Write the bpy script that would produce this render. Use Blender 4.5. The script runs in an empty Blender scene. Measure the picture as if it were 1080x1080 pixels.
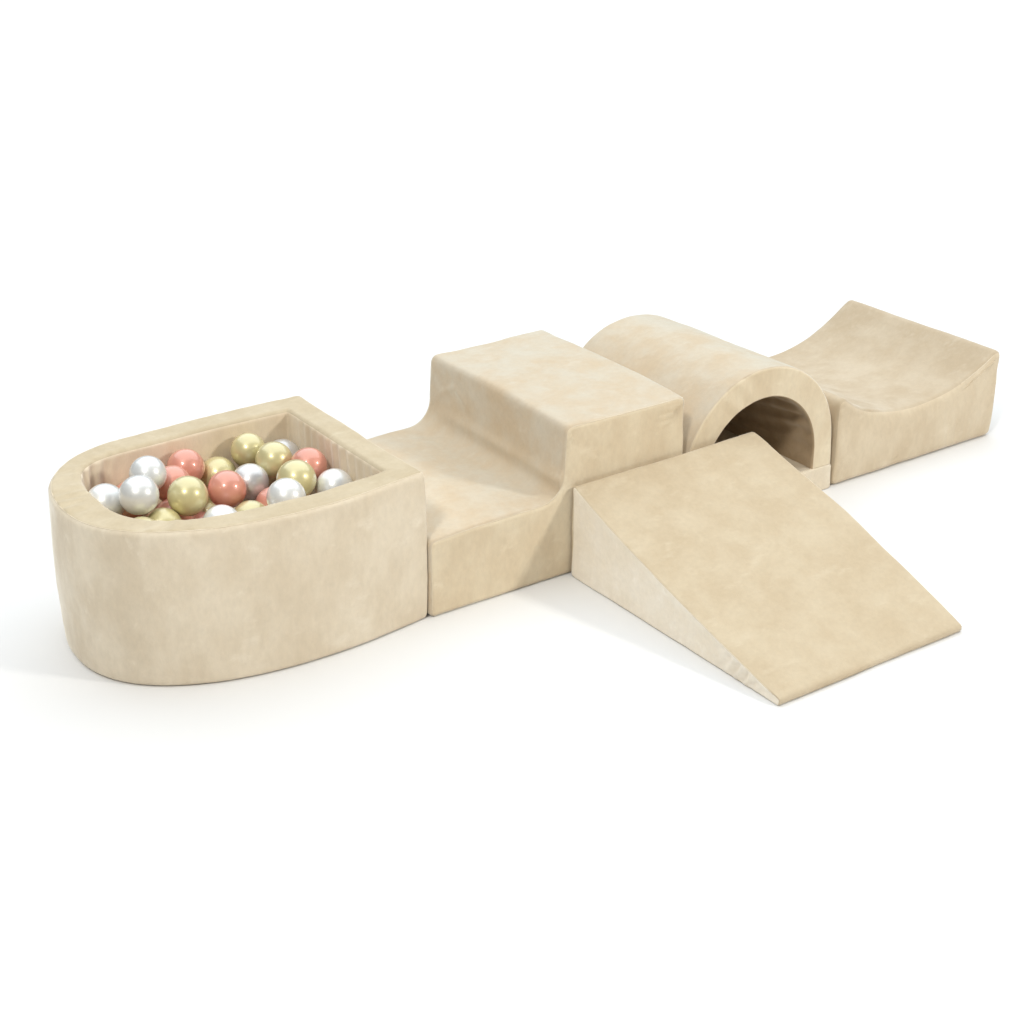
import bpy, bmesh, math, random
from mathutils import Vector, Matrix, noise
from mathutils.kdtree import KDTree

scene = bpy.context.scene
random.seed(11)

# ---------------------------------------------------------------- camera
YAW, PITCH, ROLL = -0.6158, -0.4444, 0.0031
cyw, syw = math.cos(YAW), math.sin(YAW)
cpt, spt = math.cos(PITCH), math.sin(PITCH)
F = Vector((-syw * cpt, cyw * cpt, spt))
R0 = Vector((cyw, syw, 0.0))
U0 = R0.cross(F)
R = R0 * math.cos(ROLL) + U0 * math.sin(ROLL)
U = U0 * math.cos(ROLL) - R0 * math.sin(ROLL)
cam_data = bpy.data.cameras.new('camera')
cam_data.sensor_width = 36.0
cam_data.lens = 36.0 * 1865.27 / 1080.0
cam_data.clip_end = 200.0
cam = bpy.data.objects.new('camera', cam_data)
scene.collection.objects.link(cam)
m = Matrix((R, U, -F)).transposed().to_4x4()
m.translation = Vector((-1.5215, -2.4057, 1.5731))
cam.matrix_world = m
scene.camera = cam

# ---------------------------------------------------------------- world: white studio, brighter overhead
AMB_TOP, AMB_LOW = 0.22, 0.18
world = bpy.data.worlds.new('World')
scene.world = world
world.use_nodes = True
wn = world.node_tree
wn.nodes.clear()
wo = wn.nodes.new('ShaderNodeOutputWorld')
wb = wn.nodes.new('ShaderNodeBackground')
wt = wn.nodes.new('ShaderNodeTexCoord')
wx = wn.nodes.new('ShaderNodeSeparateXYZ')
wm = wn.nodes.new('ShaderNodeMapRange')
wm.inputs['From Min'].default_value = 0.0
wm.inputs['From Max'].default_value = 1.0
wm.inputs['To Min'].default_value = AMB_LOW
wm.inputs['To Max'].default_value = AMB_TOP
wb.inputs['Color'].default_value = (0.97, 1.0, 1.03, 1.0)
wn.links.new(wt.outputs['Generated'], wx.inputs[0])
wn.links.new(wx.outputs['Z'], wm.inputs['Value'])
wn.links.new(wm.outputs['Result'], wb.inputs['Strength'])
wn.links.new(wb.outputs[0], wo.inputs['Surface'])

# ---------------------------------------------------------------- two softboxes and an added overhead fill
def softbox(name, target, direction, dist, size, power, colour):
    d = bpy.data.lights.new(name, 'AREA')
    d.shape = 'DISK'
    d.size = size
    d.energy = power
    d.color = colour
    o = bpy.data.objects.new(name, d)
    scene.collection.objects.link(o)
    v = Vector(direction).normalized()
    o.location = Vector(target) + v * dist
    o.rotation_euler = (-v).to_track_quat('-Z', 'Y').to_euler()
    return o

softbox('key_softbox', (-0.3, 0.2, 0.25), (-0.484, -0.416, 0.746), 6.5, 1.0, 172.0, (1.0, 0.960, 0.885))
softbox('side_softbox', (-0.3, 0.2, 0.25), (0.56, -0.70, 0.435), 6.5, 0.78, 148.0, (1.0, 0.962, 0.89))
fill = bpy.data.lights.new('overhead_fill', 'AREA')  # added fill, spread over the far floor to keep it white
fill.shape = 'SQUARE'
fill.size = 15.0
fill.energy = 1150.0
fill.color = (0.94, 1.0, 1.045)
fill_o = bpy.data.objects.new('overhead_fill', fill)
scene.collection.objects.link(fill_o)
fill_o.location = (3.9, 5.7, 5.5)

# ---------------------------------------------------------------- colour management
scene.view_settings.view_transform = 'Standard'
scene.view_settings.look = 'None'
scene.view_settings.exposure = 0.0
scene.view_settings.gamma = 1.0
scene.view_settings.use_curve_mapping = False
scene.render.engine = 'CYCLES'

# ---------------------------------------------------------------- materials
def principled(name):
    mt = bpy.data.materials.new(name)
    mt.use_nodes = True
    nt = mt.node_tree
    return mt, nt, nt.nodes['Principled BSDF']

def velvet(name, dark, light, seed, sheen=0.55, stretch=(1, 1, 1), contrast=(0.30, 0.72), tint=(1.0, 0.97, 0.90), sheen_rough=0.42):
    """brushed velvet: two tones where the nap lies differently, fine pile, soft sheen"""
    warm = (1.025, 1.008, 1.03)                               # pale, slightly pink cream
    dark = tuple(c * k for c, k in zip(dark, warm))
    light = tuple(c * k for c, k in zip(light, warm))
    mt, nt, b = principled(name)
    L = nt.links.new
    tc = nt.nodes.new('ShaderNodeTexCoord')
    mp = nt.nodes.new('ShaderNodeMapping')
    mp.inputs['Location'].default_value = (seed * 3.1, seed * 1.7, seed * 0.9)
    mp.inputs['Scale'].default_value = stretch
    L(tc.outputs['Object'], mp.inputs['Vector'])
    n1 = nt.nodes.new('ShaderNodeTexNoise')
    n1.inputs['Scale'].default_value = 13.0
    n1.inputs['Detail'].default_value = 8.0
    n1.inputs['Roughness'].default_value = 0.62
    n1.inputs['Distortion'].default_value = 0.15
    L(mp.outputs[0], n1.inputs['Vector'])
    r1 = nt.nodes.new('ShaderNodeMapRange')
    r1.interpolation_type = 'SMOOTHSTEP'
    r1.inputs['From Min'].default_value = contrast[0]
    r1.inputs['From Max'].default_value = contrast[1]
    L(n1.outputs['Fac'], r1.inputs['Value'])
    mx = nt.nodes.new('ShaderNodeMix')
    mx.data_type = 'RGBA'
    mx.inputs['A'].default_value = (*dark, 1)
    mx.inputs['B'].default_value = (*light, 1)
    L(r1.outputs['Result'], mx.inputs['Factor'])
    # fine mottling of the pile
    n2 = nt.nodes.new('ShaderNodeTexNoise')
    n2.inputs['Scale'].default_value = 95.0
    n2.inputs['Detail'].default_value = 4.0
    n2.inputs['Roughness'].default_value = 0.7
    L(mp.outputs[0], n2.inputs['Vector'])
    r2 = nt.nodes.new('ShaderNodeMapRange')
    r2.inputs['To Min'].default_value = 0.90
    r2.inputs['To Max'].default_value = 1.10
    L(n2.outputs['Fac'], r2.inputs['Value'])
    ml = nt.nodes.new('ShaderNodeVectorMath')
    ml.operation = 'SCALE'
    L(mx.outputs['Result'], ml.inputs[0])
    L(r2.outputs['Result'], ml.inputs['Scale'])
    # finger marks: short light strokes where the pile was brushed the other way
    mp2 = nt.nodes.new('ShaderNodeMapping')
    mp2.inputs['Location'].default_value = (seed * 1.3, seed * 2.2, 0.4)
    mp2.inputs['Rotation'].default_value = (0.3, 0.5, 0.6 + seed)
    mp2.inputs['Scale'].default_value = (16.0, 34.0, 24.0)
    L(tc.outputs['Object'], mp2.inputs['Vector'])
    n4 = nt.nodes.new('ShaderNodeTexNoise')
    n4.inputs['Scale'].default_value = 1.0
    n4.inputs['Detail'].default_value = 5.0
    n4.inputs['Roughness'].default_value = 0.65
    L(mp2.outputs[0], n4.inputs['Vector'])
    r4 = nt.nodes.new('ShaderNodeMapRange')
    r4.interpolation_type = 'SMOOTHSTEP'
    r4.inputs['From Min'].default_value = 0.55
    r4.inputs['From Max'].default_value = 0.76
    r4.inputs['To Max'].default_value = 0.55
    L(n4.outputs['Fac'], r4.inputs['Value'])
    mk = nt.nodes.new('ShaderNodeMix')
    mk.data_type = 'RGBA'
    mk.inputs['B'].default_value = (min(1, light[0] * 1.10), min(1, light[1] * 1.13), min(1, light[2] * 1.18), 1)
    L(r4.outputs['Result'], mk.inputs['Factor'])
    L(ml.outputs[0], mk.inputs['A'])
    L(mk.outputs['Result'], b.inputs['Base Color'])
    b.inputs['Roughness'].default_value = 0.9
    b.inputs['Specular IOR Level'].default_value = 0.15
    rs = nt.nodes.new('ShaderNodeMapRange')
    rs.inputs['To Min'].default_value = sheen * 0.55
    rs.inputs['To Max'].default_value = min(1.0, sheen * 1.45)
    L(r1.outputs['Result'], rs.inputs['Value'])
    L(rs.outputs['Result'], b.inputs['Sheen Weight'])
    b.inputs['Sheen Roughness'].default_value = sheen_rough
    b.inputs['Sheen Tint'].default_value = (*tint, 1)
    # relief: pile grain and slow unevenness of the cloth
    n3 = nt.nodes.new('ShaderNodeTexNoise')
    n3.inputs['Scale'].default_value = 420.0
    n3.inputs['Detail'].default_value = 2.0
    L(tc.outputs['Object'], n3.inputs['Vector'])
    b1 = nt.nodes.new('ShaderNodeBump')
    b1.inputs['Strength'].default_value = 0.25
    b1.inputs['Distance'].default_value = 0.0012
    L(n3.outputs['Fac'], b1.inputs['Height'])
    b2 = nt.nodes.new('ShaderNodeBump')
    b2.inputs['Strength'].default_value = 0.16
    b2.inputs['Distance'].default_value = 0.006
    L(n1.outputs['Fac'], b2.inputs['Height'])
    L(b1.outputs[0], b2.inputs['Normal'])
    L(b2.outputs[0], b.inputs['Normal'])
    return mt

V_DARK, V_LIGHT = (0.572, 0.462, 0.312), (0.590, 0.515, 0.388)
M_wrap = velvet('beige_velvet', V_DARK, V_LIGHT, 1, sheen=0.85, tint=(0.92, 1.0, 0.95), sheen_rough=0.45)
M_side = velvet('beige_velvet_side', (0.640, 0.535, 0.365), (0.715, 0.625, 0.445), 2, stretch=(1.2, 1.2, 0.7))
M_pit = velvet('beige_velvet_pit', (0.655, 0.565, 0.412), (0.735, 0.655, 0.500), 3, stretch=(1.0, 1.0, 0.6))
M_rim = velvet('beige_velvet_rim', (0.520, 0.438, 0.290), (0.585, 0.505, 0.350), 12, sheen=0.4)
M_lining = velvet('pit_lining_velvet', (0.73, 0.625, 0.455), (0.79, 0.695, 0.525), 8, stretch=(1.4, 1.4, 0.5))
M_tunnel_lining_shade = velvet('tunnel_lining_shaded_velvet', (0.36, 0.265, 0.160), (0.44, 0.335, 0.215), 9, sheen=0.3)  # darker than the cover cloth: shade inside the tunnel put into the colour
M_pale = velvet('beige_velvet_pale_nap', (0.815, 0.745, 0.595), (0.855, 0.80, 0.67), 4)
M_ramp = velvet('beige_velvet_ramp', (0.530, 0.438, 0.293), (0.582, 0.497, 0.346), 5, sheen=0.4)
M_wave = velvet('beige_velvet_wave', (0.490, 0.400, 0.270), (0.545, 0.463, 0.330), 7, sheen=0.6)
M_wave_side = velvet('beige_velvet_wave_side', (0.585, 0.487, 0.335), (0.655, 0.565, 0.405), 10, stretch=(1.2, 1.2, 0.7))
M_mat = velvet('beige_velvet_mat', (0.70, 0.62, 0.47), (0.75, 0.68, 0.53), 11)
M_seam = velvet('seam_cloth', (0.62, 0.535, 0.38), (0.69, 0.61, 0.46), 6)

def pearl(name, col, metallic, rough):
    mt, nt, b = principled(name)
    L = nt.links.new
    tc = nt.nodes.new('ShaderNodeTexCoord')
    n = nt.nodes.new('ShaderNodeTexNoise')
    n.inputs['Scale'].default_value = 38.0
    n.inputs['Detail'].default_value = 5.0
    L(tc.outputs['Object'], n.inputs['Vector'])
    r = nt.nodes.new('ShaderNodeMapRange')
    r.inputs['To Min'].default_value = 0.9
    r.inputs['To Max'].default_value = 1.1
    L(n.outputs['Fac'], r.inputs['Value'])
    sc = nt.nodes.new('ShaderNodeVectorMath')
    sc.operation = 'SCALE'
    sc.inputs[0].default_value = col
    L(r.outputs['Result'], sc.inputs['Scale'])
    L(sc.outputs[0], b.inputs['Base Color'])
    b.inputs['Metallic'].default_value = metallic
    b.inputs['Roughness'].default_value = rough
    b.inputs['Coat Weight'].default_value = 1.0
    b.inputs['Coat Roughness'].default_value = 0.12
    return mt

M_ball = {
    'white': pearl('pearl_white_plastic', (0.79, 0.80, 0.79), 0.32, 0.38),
    'gold': pearl('pearl_gold_plastic', (0.66, 0.59, 0.315), 0.32, 0.38),
    'pink': pearl('pearl_pink_plastic', (0.70, 0.30, 0.22), 0.15, 0.40),
    'silver': pearl('pearl_silver_plastic', (0.66, 0.66, 0.66), 0.42, 0.38),
}

mt_floor, nt, b = principled('white_studio_floor')
fn = nt.nodes.new('ShaderNodeTexNoise')
fn.inputs['Scale'].default_value = 0.7
fr = nt.nodes.new('ShaderNodeMapRange')
fr.inputs['To Min'].default_value = 0.785
fr.inputs['To Max'].default_value = 0.81
fc = nt.nodes.new('ShaderNodeCombineColor')
nt.links.new(fn.outputs['Fac'], fr.inputs['Value'])
for k in range(3):
    nt.links.new(fr.outputs['Result'], fc.inputs[k])
nt.links.new(fc.outputs[0], b.inputs['Base Color'])
b.inputs['Roughness'].default_value = 1.0
b.inputs['Specular IOR Level'].default_value = 0.0

# ---------------------------------------------------------------- helpers
def link(o, parent=None):
    scene.collection.objects.link(o)
    if parent is not None:
        o.parent = parent
    return o

def thing(name, label, cat, loc, group=None):
    o = bpy.data.objects.new(name, None)
    o.empty_display_size = 0.1
    link(o)
    o.location = loc
    o['label'] = label
    o['category'] = cat
    if group:
        o['group'] = group
    return o

def nz(p, s, seed=0.0):
    return noise.noise(Vector((p[0] * s + seed, p[1] * s - seed * 0.7, p[2] * s + seed * 1.3)))

def emit(name, verts, normals, quads, mat, parent, origin):
    """one mesh object from a subset of a shared skin, keeping the shared normals"""
    idx, co, nor, fs = {}, [], [], []
    for q in quads:
        ring = []
        for v in q:
            if v not in idx:
                idx[v] = len(co)
                co.append(tuple(verts[v] - origin))
                nor.append(tuple(normals[v]))
            ring.append(idx[v])
        fs.append(ring)
    me = bpy.data.meshes.new(name)
    me.from_pydata(co, [], fs)
    me.polygons.foreach_set('use_smooth', [True] * len(fs))
    me.update()
    me.normals_split_custom_set_from_vertices(nor)
    me.materials.append(mat)
    return link(bpy.data.objects.new(name, me), parent)

def smooth_normals(verts, faces):
    acc = [Vector((0, 0, 0)) for _ in verts]
    for q in faces:
        a, b_, c = verts[q[0]], verts[q[1]], verts[q[2]]
        n = (b_ - a).cross(c - a)
        if len(q) == 4:
            n = n + (c - a).cross(verts[q[3]] - a)
        for v in q:
            acc[v] += n
    return [n.normalized() if n.length > 1e-14 else Vector((0, 0, 1)) for n in acc]

def skin(verts, faces, keys, disp, spec, parent, origin, seam_rings=(), seam_rad=0.0012, floor_clamp=True):
    """displace a closed skin along its normals and emit each sewn panel as its own mesh"""
    # orient outward by signed volume
    vol = 0.0
    for q in faces:
        a, b_, c = verts[q[0]], verts[q[1]], verts[q[2]]
        vol += a.dot(b_.cross(c))
        if len(q) == 4:
            vol += a.dot(c.cross(verts[q[3]]))
    if vol < 0:
        faces = [tuple(reversed(q)) for q in faces]
    nrm = smooth_normals(verts, faces)
    vkey = {}
    for q, k in zip(faces, keys):
        for v in q:
            vkey.setdefault(v, k)
    verts = [p + disp(p, n, vkey.get(i)) for i, (p, n) in enumerate(zip(verts, nrm))]
    if floor_clamp:
        for p in verts:
            if p.z < 0.0012:
                p.z = 0.0012
    nrm = smooth_normals(verts, faces)
    groups = {}
    for q, k in zip(faces, keys):
        groups.setdefault(k, []).append(q)
    for k, qs in groups.items():
        emit(spec[k][0], verts, nrm, qs, spec[k][1], parent, origin)
    for ring, keep in seam_rings:
        seam_mesh('seam', [(verts[v], nrm[v]) for v in ring], seam_rad, parent, origin, keep=keep)

def resample(loop, ds):
    n = len(loop)
    cum = [0.0]
    for i in range(n):
        a, b_ = loop[i], loop[(i + 1) % n]
        cum.append(cum[-1] + math.hypot(b_[0] - a[0], b_[1] - a[1]))
    m = int(cum[-1] / ds)
    out, k = [], 0
    for q in range(m):
        s = cum[-1] * q / m
        while cum[k + 1] < s:
            k += 1
        f = (s - cum[k]) / max(1e-12, cum[k + 1] - cum[k])
        a, b_ = loop[k], loop[(k + 1) % n]
        out.append((a[0] + (b_[0] - a[0]) * f, a[1] + (b_[1] - a[1]) * f))
    return out

def round_corners(loop, radii, n=6):
    """replace each corner by an arc; radii = one number or one per corner"""
    out = []
    N = len(loop)
    for i in range(N):
        r = radii[i] if isinstance(radii, (list, tuple)) else radii
        p0, p, p1 = Vector(loop[i - 1]), Vector(loop[i]), Vector(loop[(i + 1) % N])
        a, b_ = (p0 - p).normalized(), (p1 - p).normalized()
        ang = a.angle(b_)
        if r <= 0 or ang > 3.0:
            out.append(tuple(p))
            continue
        d = min(r / math.tan(ang / 2), 0.48 * (p0 - p).length, 0.48 * (p1 - p).length)
        rr = d * math.tan(ang / 2)
        c = p + (a + b_).normalized() * (rr / math.sin(ang / 2))
        s, e = p + a * d - c, p + b_ * d - c
        tot = s.angle_signed(e)
        for k in range(n + 1):
            th = tot * k / n
            cs, sn = math.cos(-th), math.sin(-th)
            out.append((c.x + s.x * cs - s.y * sn, c.y + s.x * sn + s.y * cs))
    return out

def solid_block(root, origin, loop, axis, a, b_, centre, disp, spec, r_edge=0.007, ds=0.0055, keep=None, seam_rad=0.0012, rings=44):
    """closed profile swept between two end panels with softly rounded edges; the end panels carry their own grid"""
    lp = resample(loop, ds)
    N = len(lp)
    area = sum(lp[i - 1][0] * lp[i][1] - lp[i][0] * lp[i - 1][1] for i in range(N))
    sg = 1 if area > 0 else -1
    nr2 = []
    for i in range(N):
        dx, dz = lp[(i + 1) % N][0] - lp[i - 1][0], lp[(i + 1) % N][1] - lp[i - 1][1]
        l = math.hypot(dx, dz) or 1
        nr2.append((sg * dz / l, -sg * dx / l))
    def P(u, v, w):
        return Vector((u, w, v)) if axis == 'y' else Vector((w, u, v))
    verts, faces, keys = [], [], []
    def ring(inset, w, s=1.0):
        base = len(verts)
        for (u, v), (nu, nv) in zip(lp, nr2):
            pu, pv = u - nu * inset, v - nv * inset
            verts.append(P(centre[0] + (pu - centre[0]) * s, centre[1] + (pv - centre[1]) * s, w))
        return base
    def join(r0, r1, key):
        for i in range(N):
            j = (i + 1) % N
            faces.append((r0 + i, r0 + j, r1 + j, r1 + i))
            keys.append(key)
    ends = {}
    for key, w0, d in (('a', a, 1), ('b', b_, -1)):
        K = rings
        prev = len(verts)
        verts.append(P(centre[0], centre[1], w0))
        cpt = prev
        rr = None
        for k in range(1, K + 1):
            cur = ring(r_edge, w0, k / K)
            if rr is None:
                for i in range(N):
                    faces.append((cpt, cur + i, cur + (i + 1) % N))
                    keys.append(key)
            else:
                join(rr, cur, key)
            rr = cur
        for k in range(1, 4):                                 # rounded edge up to the seam
            th = math.radians(15 * k)
            cur = ring(r_edge * (1 - math.sin(th)), w0 + d * r_edge * (1 - math.cos(th)))
            join(rr, cur, key)
            rr = cur
        seam = rr
        for k in range(4, 7):
            th = math.radians(15 * k)
            cur = ring(r_edge * (1 - math.sin(th)), w0 + d * r_edge * (1 - math.cos(th)))
            join(rr, cur, 'w')
            rr = cur
        ends[key] = (seam, rr)
    M = max(2, int((b_ - a - 2 * r_edge) / 0.0065))
    rr = ends['a'][1]
    for k in range(1, M):
        cur = ring(0.0, a + r_edge + (b_ - a - 2 * r_edge) * k / M)
        join(rr, cur, 'w')
        rr = cur
    join(rr, ends['b'][1], 'w')
    # make winding consistent: flip whatever disagrees with the swept wrap
    faces2 = []
    for q, k in zip(faces, keys):
        faces2.append(q)
    bm = bmesh.new()
    bv = [bm.verts.new(p) for p in verts]
    bf = [bm.faces.new([bv[v] for v in q]) for q in faces2]
    bmesh.ops.recalc_face_normals(bm, faces=bm.faces)
    for k, v in enumerate(bm.verts):
        v.index = k
    faces2 = [tuple(v.index for v in f.verts) for f in bf]
    bm.free()
    rings = [([ends[k][0] + i for i in range(N)], keep) for k in ('a', 'b')]
    skin(verts, faces2, keys, disp, spec, root, origin, rings, seam_rad)

def ring_sweep(root, origin, outer, inner, lo, hi, up, closed, disp, spec, r_edge=0.008, seams=(), keep=None, seam_rad=0.0012):
    """a wall between two matching outlines, swept in depth; section = outer face, high cap, inner face, low cap.
    up(u, v, w) maps outline coordinates and depth to space"""
    n = len(outer)
    thick = sum(math.hypot(outer[i][0] - inner[i][0], outer[i][1] - inner[i][1]) for i in range(n)) / n
    depth = hi - lo
    r = r_edge
    sec = []                                                  # (distance from the outer face, depth, panel)
    steps = max(8, int(depth / 0.006))
    for k in range(steps + 1):
        sec.append((0.0, lo + r + (depth - 2 * r) * k / steps, 'out'))
    for k in range(1, 7):
        th = math.radians(15 * k)
        sec.append((r * (1 - math.cos(th)), hi - r + r * math.sin(th), 'out' if k <= 3 else 'hi'))
    m2 = max(4, int(thick / 0.006))
    for k in range(1, m2):
        sec.append((r + (thick - 2 * r) * k / m2, hi, 'hi'))
    for k in range(0, 7):
        th = math.radians(90 - 15 * k)
        sec.append((thick - r * (1 - math.cos(th)), hi - r + r * math.sin(th), 'hi' if k <= 3 else 'in'))
    for k in range(1, steps + 1):
        sec.append((thick, hi - r - (depth - 2 * r) * k / steps, 'in'))
    for k in range(1, 7):
        th = math.radians(15 * k)
        sec.append((thick - r * (1 - math.cos(th)), lo + r - r * math.sin(th), 'in' if k <= 3 else 'lo'))
    for k in range(1, m2):
        sec.append((thick - r - (thick - 2 * r) * k / m2, lo, 'lo'))
    for k in range(0, 6):
        th = math.radians(90 - 15 * k)
        sec.append((r * (1 - math.cos(th)), lo + r - r * math.sin(th), 'lo' if k <= 3 else 'out'))
    S = len(sec)
    verts, faces, keys = [], [], []
    for i in range(n):
        (ox, oy), (ix, iy) = outer[i], inner[i]
        L = math.hypot(ox - ix, oy - iy)
        for d, w, key in sec:
            # rounding keeps its true radius; the flat part stretches with the local thickness
            dd = d if d <= r else (L - (thick - d) if d >= thick - r else r + (d - r) * (L - 2 * r) / (thick - 2 * r))
            f = dd / L
            verts.append(up(ox + (ix - ox) * f, oy + (iy - oy) * f, w))
    for i in range(n if closed else n - 1):
        j = (i + 1) % n
        for k in range(S):
            k1 = (k + 1) % S
            faces.append((i * S + k, j * S + k, j * S + k1, i * S + k1))
            keys.append(sec[k1][2] if sec[k1][2] == sec[k][2] else sec[k][2])
    if not closed:
        for i in (0, n - 1):
            faces.append(tuple(i * S + k for k in range(S)))
            keys.append('in')
    bm = bmesh.new()
    bv = [bm.verts.new(p) for p in verts]
    bf = [bm.faces.new([bv[v] for v in q]) for q in faces]
    bmesh.ops.recalc_face_normals(bm, faces=bm.faces)
    for k, v in enumerate(bm.verts):
        v.index = k
    faces = [tuple(v.index for v in f.verts) for f in bf]
    if not closed:                                            # end faces do not need shared normals
        pass
    bm.free()
    edge = {}
    for k in range(S):
        if sec[k][2] != sec[(k + 1) % S][2]:
            edge[sec[k][2] + '-' + sec[(k + 1) % S][2]] = (k + 1) % S
    rings = [([i * S + edge[e] for i in range(n)], keep) for e in seams]
    skin(verts, faces, keys, disp, spec, root, origin, rings, seam_rad)

def seam_mesh(name, lp, rad, parent, origin, sink=0.0005, keep=None):
    """thin sewn welt following one cut loop"""
    raw = [c for c, _ in lp]
    nr = [k for _, k in lp]
    tot = [0.0]
    for q in range(len(raw)):
        tot.append(tot[-1] + (raw[(q + 1) % len(raw)] - raw[q]).length)
    n = max(40, int(tot[-1] / 0.004))
    pts, nrm, k = [], [], 0
    for q in range(n):                                        # even spacing along the loop
        s = tot[-1] * q / n
        while tot[k + 1] < s:
            k += 1
        f = (s - tot[k]) / max(1e-9, tot[k + 1] - tot[k])
        k1 = (k + 1) % len(raw)
        pts.append(raw[k].lerp(raw[k1], f))
        nrm.append(nr[k].lerp(nr[k1], f))
    for _ in range(4):
        pts = [(pts[q - 1] + pts[q] * 2 + pts[(q + 1) % n]) / 4 for q in range(n)]
        nrm = [(nrm[q - 1] + nrm[q] * 2 + nrm[(q + 1) % n]) / 4 for q in range(n)]
    if keep is not None:                                      # only part of the edge carries a welt
        flag = [keep(c) for c in pts]
        if not any(flag):
            return None
        if not all(flag):
            st = next(q for q in range(n) if flag[q] and not flag[q - 1])
            ln = 0
            while flag[(st + ln) % n] and ln < n:
                ln += 1
            pts = [pts[(st + q) % n] for q in range(ln)]
            nrm = [nrm[(st + q) % n] for q in range(ln)]
            closed = False
            n = ln
        else:
            closed = True
    else:
        closed = True
    pts = [c - k.normalized() * sink for c, k in zip(pts, nrm)]
    bm = bmesh.new()
    S, rings = 7, []
    for i in range(n):
        t = ((pts[(i + 1) % n] if closed or i < n - 1 else pts[i]) - (pts[i - 1] if closed or i > 0 else pts[i])).normalized()
        a = t.orthogonal().normalized()
        ref = Vector((0.31, 0.52, 0.79))
        a = (ref - t * ref.dot(t))
        a = a.normalized() if a.length > 0.05 else t.orthogonal().normalized()
        b_ = t.cross(a)
        rr = rad * (1 + 0.25 * noise.noise(pts[i] * 45))
        c = pts[i].copy()
        c.z = max(c.z, rad + 0.0006)
        rings.append([bm.verts.new(c + (a * math.cos(2 * math.pi * k / S) + b_ * math.sin(2 * math.pi * k / S)) * rr - origin) for k in range(S)])
    if not closed:
        bm.faces.new(rings[0])
        bm.faces.new(rings[-1])
    for i in range(n if closed else n - 1):
        q0, q1 = rings[i], rings[(i + 1) % n]
        for k in range(S):
            bm.faces.new((q0[k], q0[(k + 1) % S], q1[(k + 1) % S], q1[k]))
    bmesh.ops.recalc_face_normals(bm, faces=bm.faces)
    me = bpy.data.meshes.new(name)
    bm.to_mesh(me)
    bm.free()
    me.polygons.foreach_set('use_smooth', [True] * len(me.polygons))
    me.materials.append(M_seam)
    return link(bpy.data.objects.new(name, me), parent)

def arc(cx, cz, r, a0, a1, n):
    return [(cx + r * math.cos(math.radians(a0 + (a1 - a0) * i / n)), cz + r * math.sin(math.radians(a0 + (a1 - a0) * i / n))) for i in range(n + 1)]

def bell(x, c, w):
    return math.exp(-((x - c) / w) ** 2)

def puff(p, nrm, amp=1.0, seed=0.0):
    """unevenness of foam under cloth: slow swells and small creases"""
    return amp * (0.0026 * nz(p, 6.5, seed) + 0.0013 * nz(p, 17.0, seed + 3.0) + 0.0005 * nz(p, 48.0, seed + 7.0))

def sstep(x, a, b_):
    f = min(1.0, max(0.0, (x - a) / (b_ - a)))
    return f * f * (3 - 2 * f)

# ---------------------------------------------------------------- floor
fm = bmesh.new()
bmesh.ops.create_grid(fm, x_segments=60, y_segments=60, size=60.0)
me = bpy.data.meshes.new('floor')
fm.to_mesh(me)
fm.free()
me.materials.append(mt_floor)
floor = link(bpy.data.objects.new('floor', me))
floor['kind'] = 'structure'
floor['label'] = 'plain white studio floor'

# ---------------------------------------------------------------- ball pit
PITH = 0.2955
origin = Vector((-0.27, 0.225, 0.0))
pit = thing('ball_pit', 'D-shaped beige velvet ball pit holding pearly balls', 'ball pit', origin)

def d_loop(x_end, y0, y1, fcx, ncx, ncy, nr_y0, nr_y1, nr_x, bulge, rc, n_side=24, n_nose=48, ex=(2.0, 2.0)):
    """D outline: straight end at x_end, round nose towards -x; equal point counts for any size"""
    pts = []
    for i in range(n_side):                                  # front side, right to left
        t = i / n_side
        x = (x_end - rc) + (fcx - (x_end - rc)) * t
        pts.append((x, y0 - bulge * math.sin(math.pi * 0.5 * t)))
    for i in range(n_nose + 1):
        a = math.radians(-90 - 180 * i / n_nose)
        ry = nr_y0 if math.sin(a) < 0 else nr_y1
        e = 2.0 / (ex[0] if math.sin(a) < 0 else ex[1])
        ca, sa = math.cos(a), math.sin(a)
        cx_, rx_ = (fcx, nr_x + fcx - ncx) if sa < 0 else (ncx, nr_x)
        pts.append((cx_ + rx_ * math.copysign(abs(ca) ** e, ca), ncy + ry * math.copysign(abs(sa) ** e, sa)))
    for i in range(1, n_side + 1):
        t = i / n_side
        x = ncx + ((x_end - rc) - ncx) * t
        pts.append((x, y1 + 0.004 * math.sin(math.pi * t)))
    for i in range(1, 7):
        a = math.radians(90 - 90 * i / 6)
        pts.append((x_end - rc + rc * math.cos(a), y1 - rc + rc * math.sin(a)))
    for i in range(1, 61):
        pts.append((x_end, y1 - rc + (y0 + rc - y1 + rc) * i / 60))
    for i in range(1, 6):
        a = math.radians(0 - 90 * i / 6)
        pts.append((x_end - rc + rc * math.cos(a), y0 + rc + rc * math.sin(a)))
    return pts

outer = d_loop(-0.0008, 0.007, 0.464, -0.215, -0.357, 0.225, 0.239, 0.239, 0.234, 0.021, 0.007, n_side=70, n_nose=160, ex=(2.25, 2.15))
inner = d_loop(-0.060, 0.057, 0.404, -0.215, -0.345, 0.230, 0.178, 0.174, 0.171, 0.005, 0.006, n_side=70, n_nose=160, ex=(2.8, 3.4))

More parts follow.
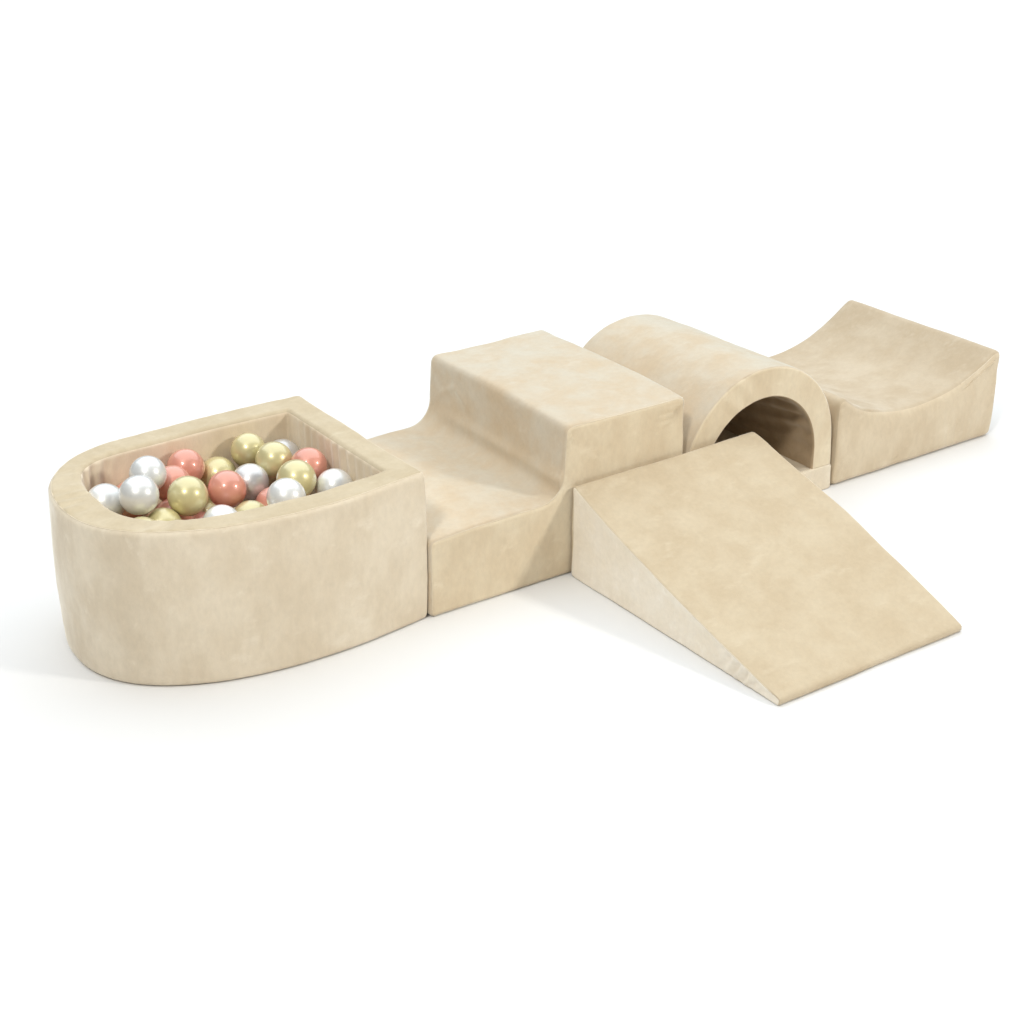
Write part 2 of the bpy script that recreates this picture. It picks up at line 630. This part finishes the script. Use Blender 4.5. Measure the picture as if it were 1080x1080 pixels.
def pit_disp(p, n, key):
    d = puff(p, n, 0.75, 1.0) * (0.35 + 0.65 * sstep(p.z, 0.0, 0.07))
    if key == 'in':                                           # gathered lining inside the pit
        w = (0.30 + bell(p.x, -0.085, 0.07) + bell(p.x, -0.50, 0.08)) * sstep(0.30 - p.z, 0.0, 0.03)
        ang = math.atan2(p.y - 0.23, p.x + 0.345)
        s = p.x + p.y if p.x > -0.345 else ang * 0.172
        d += w * 0.0024 * math.sin(2 * math.pi * s / 0.026 + 4.0 * nz(p, 7, 4)) * max(0.0, 0.5 + 1.3 * nz((p.x, p.y, p.z * 0.3), 12, 9))
    if key == 'hi':                                           # rim: radial puckers round the nose
        ang = math.atan2(p.y - 0.228, p.x + 0.35)
        d += 0.0015 * math.sin(ang * 40 + 4 * nz(p, 9, 2)) * max(0.0, 0.4 + 1.4 * nz(p, 9, 31)) * (1 if p.x < -0.33 else 0.25)
    v = n * d
    if key == 'out':
        v += Vector((n.x, n.y, 0)) * (0.004 * math.sin(math.pi * min(1, p.z / PITH))  - 0.001)
    if n.z > 0.3:
        v.z += (-0.001 + 0.0025 * nz(p, 5, 12)) * sstep(n.z, 0.3, 0.7)
    return v
ring_sweep(pit, origin, outer, inner, 0.0, PITH, lambda u, v, w: Vector((u, v, w)), True, pit_disp,
           {'out': ('outer_wall', M_pit), 'hi': ('top_rim', M_rim), 'in': ('inner_wall', M_lining), 'lo': ('underside', M_pit)},
           r_edge=0.012, seams=('out-hi',), seam_rad=0.0012)
pad_loop = d_loop(-0.070, 0.066, 0.394, -0.345, -0.345, 0.230, 0.164, 0.166, 0.163, 0.0, 0.018)
pm = bmesh.new()
lo_ring = [pm.verts.new(Vector((u, v, 0.002)) - origin) for u, v in pad_loop]
hi_ring = [pm.verts.new(Vector((u, v, 0.05)) - origin) for u, v in pad_loop]
for q in range(len(pad_loop)):
    q1 = (q + 1) % len(pad_loop)
    pm.faces.new((lo_ring[q], lo_ring[q1], hi_ring[q1], hi_ring[q]))
pm.faces.new(lo_ring)
pm.faces.new(hi_ring)
bmesh.ops.recalc_face_normals(pm, faces=pm.faces)
me = bpy.data.meshes.new('base_pad')
pm.to_mesh(me)
pm.free()
me.materials.append(M_side)
link(bpy.data.objects.new('base_pad', me), pit)

# ---------------------------------------------------------------- step block (low seat and high back)
origin = Vector((0.296, 0.235, 0.0))
step = thing('step_block', 'tall beige velvet block with a low step on its left', 'foam block', origin)
prof = round_corners([(0.0012, 0.0), (0.595, 0.0), (0.594, 0.307), (0.305, 0.309), (0.298, 0.164), (0.10, 0.163), (0.002, 0.157)],
                     [0.012, 0.012, 0.014, 0.015, 0.052, 0.03, 0.014], 10)
def step_disp(p, n, key):
    d = puff(p, n, 0.85, 21.0)
    # sewn crease at the foot of the back: a soft roll above a narrow tuck
    if key == 'w' and 0.2 < p.x < 0.34 and 0.14 < p.z < 0.27:
        k = sstep(p.y, 0.47, 0.30)
        d += k * (0.0090 * bell(p.z, 0.201, 0.014) - 0.0055 * bell(p.z, 0.179, 0.012)) * (0.75 + 0.5 * nz(p, 7, 2))
    if key == 'a':                                            # folds pulled from the top front corners
        for dz, am in ((0.0, 0.0042), (0.013, 0.0032), (0.030, 0.0018)):
            s = p.z - (0.280 - dz + 5.0 * (p.x - 0.556 + dz) ** 2)
            d += am * bell(p.x, 0.562, 0.028) * (0.6 * bell(s, 0.004, 0.0045) - bell(s, 0.0, 0.0032))
        for dx, am in ((0.0, 0.0034), (0.012, 0.0024)):
            s = (p.x - 0.318 - dx) - 0.9 * (p.z - 0.285)
            d += am * bell(p.z, 0.284, 0.016) * (0.6 * bell(s, 0.004, 0.004) - bell(s, 0.0, 0.003))
        d += 0.0030 * math.sin(math.pi * min(1, p.z / 0.3)) * sstep(p.x, 0.3, 0.45) - 0.0015
    if key == 'w' and n.x < -0.6 and p.z > 0.2:               # pulled fold near the far top of the back
        s = p.z - 0.268 + 0.55 * abs(p.y - 0.375)
        d += 0.0030 * bell(p.y, 0.375, 0.05) * bell(s, 0.0, 0.006)
    v = n * d
    if key == 'w' and p.z > 0.27 and n.z > 0.2:               # domed top, pulled down a little along its front edge
        v.z += 0.004 * math.sin(math.pi * min(1, max(0, p.y / 0.47))) - 0.005 * bell(p.y, 0, 0.05) * bell(p.x, 0.47, 0.10)
    if key == 'w' and p.x < 0.29 and n.z > 0.3:               # seat sags towards its front edge, swells by the back
        v.z += 0.005 * math.sin(math.pi * min(1, max(0, p.y / 0.47))) * bell(p.x, 0.12, 0.09)
    return v
solid_block(step, origin, prof, 'y', 0.0, 0.470, (0.36, 0.085), step_disp,
            {'w': ('cover', M_wrap), 'a': ('side_panel', M_side), 'b': ('side_panel', M_side)}, r_edge=0.0105, keep=lambda c: c.z > 0.016)

# ---------------------------------------------------------------- tunnel
origin = Vector((0.803, 0.22, 0.0))
tun = thing('tunnel', 'beige velvet arched crawl tunnel with dark round opening', 'tunnel', origin)
out_, in_ = [], []
for i in range(11):
    f = i / 10
    out_.append((1.0105 - 0.003 * f, 0.0582 + (0.111 - 0.0582) * f))
    in_.append((0.953, 0.0582 + (0.100 - 0.0582) * f))
for i in range(1, 120):
    a = math.radians(180 * i / 120)
    out_.append((0.803 + 0.2045 * math.cos(a), 0.112 + 0.2045 * math.sin(a)))
    in_.append((0.803 + 0.150 * math.cos(a), 0.101 + 0.150 * math.sin(a)))
for i in range(11):
    f = 1 - i / 10
    out_.append((0.5955 + 0.003 * f, 0.0582 + (0.111 - 0.0582) * f))
    in_.append((0.653, 0.0582 + (0.100 - 0.0582) * f))
def tun_disp(p, n, key):
    d = puff(p, n, 0.7, 41.0)
    if key == 'in':                                           # gathers in the lining
        a = math.atan2(p.z - 0.1, p.x - 0.803)
        d += 0.0042 * math.sin(a * 24 + 5 * nz(p, 5, 3) + p.y * 7) * max(0.0, 0.5 + 1.2 * nz(p, 6, 5)) * sstep(p.y, 0.0, 0.04)
    if key == 'lo':
        d += 0.0016 * bell(p.x, 0.74, 0.05) * math.sin((p.x + p.z) * 2 * math.pi / 0.06) - 0.001
    v = n * d
    v.z -= 0.011 * (p.y / 0.436) * sstep(p.z, 0.06, 0.32)      # the arch has settled a little towards the back
    return v
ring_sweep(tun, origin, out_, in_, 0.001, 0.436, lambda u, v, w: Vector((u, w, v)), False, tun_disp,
           {'out': ('arch', M_wrap), 'lo': ('side_panel', M_side), 'hi': ('side_panel', M_side), 'in': ('inner_lining', M_tunnel_lining_shade)},
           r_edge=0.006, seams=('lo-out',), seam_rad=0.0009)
def mat_disp(p, n, key):
    v = n * puff(p, n, 0.6, 55.0)
    if key == 'w' and n.z > 0.4 and p.z > 0.03:               # the floor of the tunnel is hollowed
        v.z -= 0.024 * max(0.0, 1 - ((p.x - 0.803) / 0.15) ** 2) * sstep(p.y, 0.004, 0.05)
    return v
solid_block(tun, origin, round_corners([(0.5965, 0.0), (1.0125, 0.0), (1.0115, 0.0575), (0.5965, 0.0575)], 0.006, 5), 'y', 0.001, 0.436, (0.803, 0.029), mat_disp,
            {'w': ('base_mat', M_mat), 'a': ('mat_end', M_mat), 'b': ('mat_end', M_mat)}, r_edge=0.004, keep=lambda c: False)
back_loop = [(0.803 + 0.153 * math.cos(math.radians(180 * i / 24)), 0.101 + 0.153 * math.sin(math.radians(180 * i / 24))) for i in range(25)] + [(0.650, 0.035), (0.956, 0.035)]  # added panel, closes the unseen rear so light stays out of the tunnel
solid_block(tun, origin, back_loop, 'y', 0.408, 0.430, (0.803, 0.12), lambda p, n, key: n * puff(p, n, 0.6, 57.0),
            {'w': ('added_light_block', M_tunnel_lining_shade), 'a': ('added_light_block', M_tunnel_lining_shade), 'b': ('added_light_block', M_wrap)}, r_edge=0.003, ds=0.012, keep=lambda c: False)

# ---------------------------------------------------------------- wave block
origin = Vector((1.27, 0.235, 0.0))
wave = thing('wave_block', 'beige velvet block with a concave rocker-shaped top at the far right', 'foam block', origin)
def catmull(ps, n):
    o = []
    for i in range(len(ps) - 1):
        p0, p1, p2, p3 = ps[max(0, i - 1)], ps[i], ps[i + 1], ps[min(len(ps) - 1, i + 2)]
        for k in range(n):
            t = k / n
            o.append(tuple(0.5 * (2 * p1[j] + (p2[j] - p0[j]) * t + (2 * p0[j] - 5 * p1[j] + 4 * p2[j] - p3[j]) * t * t + (3 * p1[j] - p0[j] - 3 * p2[j] + p3[j]) * t ** 3) for j in (0, 1)))
    o.append(ps[-1])
    return o
curve = catmull([(1.516, 0.211), (1.458, 0.179), (1.399, 0.153), (1.337, 0.139), (1.251, 0.1335), (1.177, 0.141), (1.109, 0.158), (1.059, 0.183), (1.026, 0.208)], 10)
mid = [q for q in curve if 1.072 < q[0] < 1.468]
prof = round_corners([(1.0165, 0.0), (1.518, 0.0), (1.525, 0.216)] + mid + [(1.021, 0.211)], [0.015, 0.015, 0.016] + [0] * len(mid) + [0.016], 8)
def wave_disp(p, n, key):
    d = puff(p, n, 0.75, 61.0)
    if key == 'a':
        d += 0.0019 * bell(p.x, 1.37, 0.09) * bell(p.z, 0.050, 0.035) * math.sin((p.x + 0.15 * p.z) * 2 * math.pi / 0.026 + 1.5 * nz(p, 6, 3)) * (0.6 + nz(p, 14, 8))
        d += 0.003 * math.sin(math.pi * min(1, p.z / 0.15)) - 0.001
    if key == 'w' and n.z > 0.5:
        d += 0.0022 * nz((p.x * 0.5, p.y * 0.5, p.z + p.x * 0.6), 26, 17) * bell(p.x, 1.17, 0.12)
    v = n * d
    # the hollow deepens to the back; its front edge is soft and worn down
    drop = 0.027 * min(1.0, max(0.0, p.y / 0.47)) * bell(p.x, 1.24, 0.22)
    drop += 0.003 * bell(p.y, 0.0, 0.03) * bell(p.x, 1.26, 0.16)
    v.z -= sstep(p.z, 0.03, 0.12) * drop
    v.y += 0.008 * bell(p.z, 0.15, 0.03) * bell(p.x, 1.26, 0.17) * bell(p.y, 0.0, 0.03)
    return v
solid_block(wave, origin, prof, 'y', 0.0, 0.470, (1.20, 0.02), wave_disp,
            {'w': ('cover', M_wave), 'a': ('side_panel', M_wave_side), 'b': ('side_panel', M_wave_side)}, r_edge=0.014, keep=lambda c: c.x > 1.40 and c.z > 0.12 and c.y < 0.2)

# ---------------------------------------------------------------- ramp
origin = Vector((0.54, -0.295, 0.0))
ramp = thing('ramp', 'beige velvet wedge ramp sloping down in front of the tunnel', 'ramp', origin)
prof = round_corners([(-0.006, 0.0), (-0.588, 0.0), (-0.589, 0.0125), (-0.007, 0.1965)], [0.007, 0.004, 0.0055, 0.008], 6)
def ramp_disp(p, n, key):
    d = puff(p, n, 0.7, 81.0)
    t = min(1.0, max(0.0, -p.y / 0.585))
    zt = 0.196 * (1 - t) + 0.010
    if key == 'a':                                            # gathers near the thin toe
        w = bell(p.y, -0.495, 0.05) * sstep(zt - p.z, 0.0, 0.014) * sstep(p.z, -0.002, 0.010)
        d += 0.0042 * w * math.sin((p.y + 0.5 * p.z) * 2 * math.pi / 0.027 + 1.2 * nz(p, 11, 5))
        d -= 0.003 * math.sin(math.pi * min(1, max(0, p.z / max(0.02, zt))))
    v = n * d
    if p.z > 0.004:
        s = (p.x - 0.314) / 0.451
        f = min(1.0, p.z / zt)
        v.z += f * ((1 - s) * -0.013 * math.sin(math.pi * t ** 0.65) + s * 0.013 * math.sin(math.pi * t)) + f * 0.002 * nz(p, 5, 77) * t
    return v
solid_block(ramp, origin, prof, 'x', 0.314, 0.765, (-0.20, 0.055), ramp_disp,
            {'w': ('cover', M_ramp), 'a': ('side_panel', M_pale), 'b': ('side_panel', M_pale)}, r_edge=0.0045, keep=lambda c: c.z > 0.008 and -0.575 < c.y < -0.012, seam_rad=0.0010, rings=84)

# ---------------------------------------------------------------- balls
VISIBLE = [
    (-0.4866, 0.2866, 0.2565),
    (-0.4441, 0.2366, 0.2799),
    (-0.3959, 0.3043, 0.2821),
    (-0.2931, 0.3714, 0.2444),
    (-0.3428, 0.3232, 0.2410),
    (-0.3553, 0.2324, 0.2562),
    (-0.2298, 0.3710, 0.2131),
    (-0.2695, 0.2523, 0.2390),
    (-0.1640, 0.3714, 0.2467),
    (-0.1456, 0.3047, 0.2462),
    (-0.2080, 0.2827, 0.2256),
    (-0.0950, 0.3681, 0.2170),
    (-0.1035, 0.2492, 0.2437),
    (-0.1603, 0.1922, 0.2528),
    (-0.2085, 0.1418, 0.2489),
    (-0.0949, 0.1695, 0.2282),
    (-0.2566, 0.1890, 0.1999),
    (-0.3254, 0.1652, 0.2190),
    (-0.4123, 0.2194, 0.2159),
    (-0.4685, 0.1800, 0.2292),
    (-0.1940, 0.2202, 0.1988),
    (-0.4123, 0.3540, 0.2173),
    (-0.3700, 0.2731, 0.2013)]
KIND = [
    ('white', 'pearl white ball tucked into the round nose of the pit, farthest left'),
    ('white', 'pearl white ball at the front left, resting above the near rim'),
    ('white', 'pearl white ball half hidden behind another white ball on the left'),
    ('pink', 'coral pink ball at the back, topmost of the left pink pair'),
    ('pink', 'coral pink ball squeezed between two white balls and the front gold ball'),
    ('gold', 'pale gold ball at the front, fully in view beside the near rim'),
    ('gold', 'pale gold ball half hidden behind the middle coral pink ball'),
    ('pink', 'coral pink ball fully in view in the middle of the pit'),
    ('gold', 'pale gold ball touching the back wall, farthest back of the golds'),
    ('gold', 'pale gold ball leaning on the farthest back gold ball, right of it'),
    ('silver', 'silver grey ball in the middle, right of the coral pink ball'),
    ('silver', 'silver grey ball in the far right corner, mostly hidden by a gold ball'),
    ('pink', 'coral pink ball against the right inner wall of the pit'),
    ('gold', 'pale gold ball on the right, behind the front white ball'),
    ('white', 'pearl white ball at the front right, between gold ball and near rim'),
    ('white', 'pearl white ball alone in the right front corner, cut by the rim'),
    ('gold', 'pale gold ball peeking over the near rim, below the silver ball'),
    ('white', 'pearl white ball whose top peeks over the near rim beside the front gold'),
    ('gold', 'pale gold ball peeking over the rim between front white and front gold balls'),
    ('gold', 'pale gold sliver of a ball under the big front left white ball'),
    ('pink', 'coral pink ball low down behind the front right white ball'),
    ('pink', 'coral pink sliver of a ball low behind the front left white ball'),
    ('pink', 'dark coral pink ball deep in the gap left of the front gold ball'),
]
BURIED = [
    (-0.4859, 0.2231, 0.0849), (-0.4652, 0.1563, 0.0849), (-0.4172, 0.2106, 0.0849), (-0.4719, 0.2915, 0.0849),
    (-0.4268, 0.3449, 0.0849), (-0.3405, 0.0890, 0.0849), (-0.3690, 0.1600, 0.0849), (-0.3306, 0.2184, 0.0849),
    (-0.3359, 0.2985, 0.0849), (-0.3616, 0.3701, 0.0849), (-0.2705, 0.0889, 0.0849), (-0.2997, 0.1523, 0.0848),
    (-0.2610, 0.2105, 0.0849), (-0.2666, 0.2803, 0.0849), (-0.2936, 0.3542, 0.0849), (-0.1894, 0.0890, 0.0849),
    (-0.2301, 0.1459, 0.0849), (-0.1914, 0.2040, 0.0849), (-0.1961, 0.2738, 0.0849), (-0.2258, 0.3371, 0.0849),
    (-0.0950, 0.0890, 0.0849), (-0.1286, 0.1731, 0.0849), (-0.1333, 0.2429, 0.0849), (-0.0949, 0.3012, 0.0849),
    (-0.0949, 0.3711, 0.0850), (-0.4797, 0.1884, 0.1453), (-0.4151, 0.1075, 0.0849), (-0.4171, 0.1587, 0.1356),
    (-0.4450, 0.2507, 0.1349), (-0.4527, 0.3210, 0.1454), (-0.3768, 0.1019, 0.1432), (-0.3760, 0.2378, 0.1345),
    (-0.4031, 0.2791, 0.0849), (-0.3795, 0.3233, 0.1337), (-0.3055, 0.0890, 0.1455), (-0.2997, 0.1582, 0.1544),
    (-0.2933, 0.2377, 0.1408), (-0.2963, 0.3076, 0.1419), (-0.3256, 0.3710, 0.1448), (-0.2300, 0.1029, 0.1402),
    (-0.1767, 0.1495, 0.1299), (-0.2234, 0.2369, 0.1376), (-0.2266, 0.3061, 0.1475), (-0.2532, 0.3710, 0.1395),
    (-0.1423, 0.0890, 0.1365), (-0.0949, 0.1404, 0.1367), (-0.0950, 0.2104, 0.1335), (-0.1526, 0.3134, 0.1226),
    (-0.1648, 0.3711, 0.0849)]

def ball_mesh(colour):
    bm = bmesh.new()
    bmesh.ops.create_uvsphere(bm, u_segments=64, v_segments=40, radius=0.035)
    # moulding line round the middle and a very slightly soft, uneven wall
    for v in bm.verts:
        n = v.co.normalized()
        k = 1 + 0.0018 * noise.noise(n * 2.3) - 0.004 * bell(v.co.z, 0, 0.0013)
        v.co *= k
    me = bpy.data.meshes.new('ball')
    bm.to_mesh(me)
    bm.free()
    me.polygons.foreach_set('use_smooth', [True] * len(me.polygons))
    me.materials.append(M_ball[colour])
    return me
proto = {c: ball_mesh(c) for c in M_ball}
SIZE = {2: 0.95, 5: 1.03, 8: 0.955, 13: 1.035}                 # moulded shells differ a little
def put_ball(colour, loc, label, size=1.0):
    o = bpy.data.objects.new('ball', proto[colour])
    link(o)
    o.location = loc
    o.scale = (size, size, size)
    o.rotation_euler = (random.uniform(0, 6.28), random.uniform(0, 6.28), random.uniform(0, 6.28))
    o['label'] = label
    o['category'] = 'ball'
    o['group'] = 'plastic balls in the pit'
for i, ((c, lab), loc) in enumerate(zip(KIND, VISIBLE)):
    put_ball(c, loc, lab, SIZE.get(i, 1.0))
pal = ['white', 'pink', 'gold', 'pink', 'gold', 'pink', 'gold']
for i, loc in enumerate(BURIED):
    c = pal[(i * 5 + i // 7) % 7]
    put_ball(c, loc, {'white': 'pearl white', 'pink': 'coral pink', 'gold': 'pale gold', 'silver': 'silver grey'}[c] + ' ball buried under the top layer of balls in the pit')
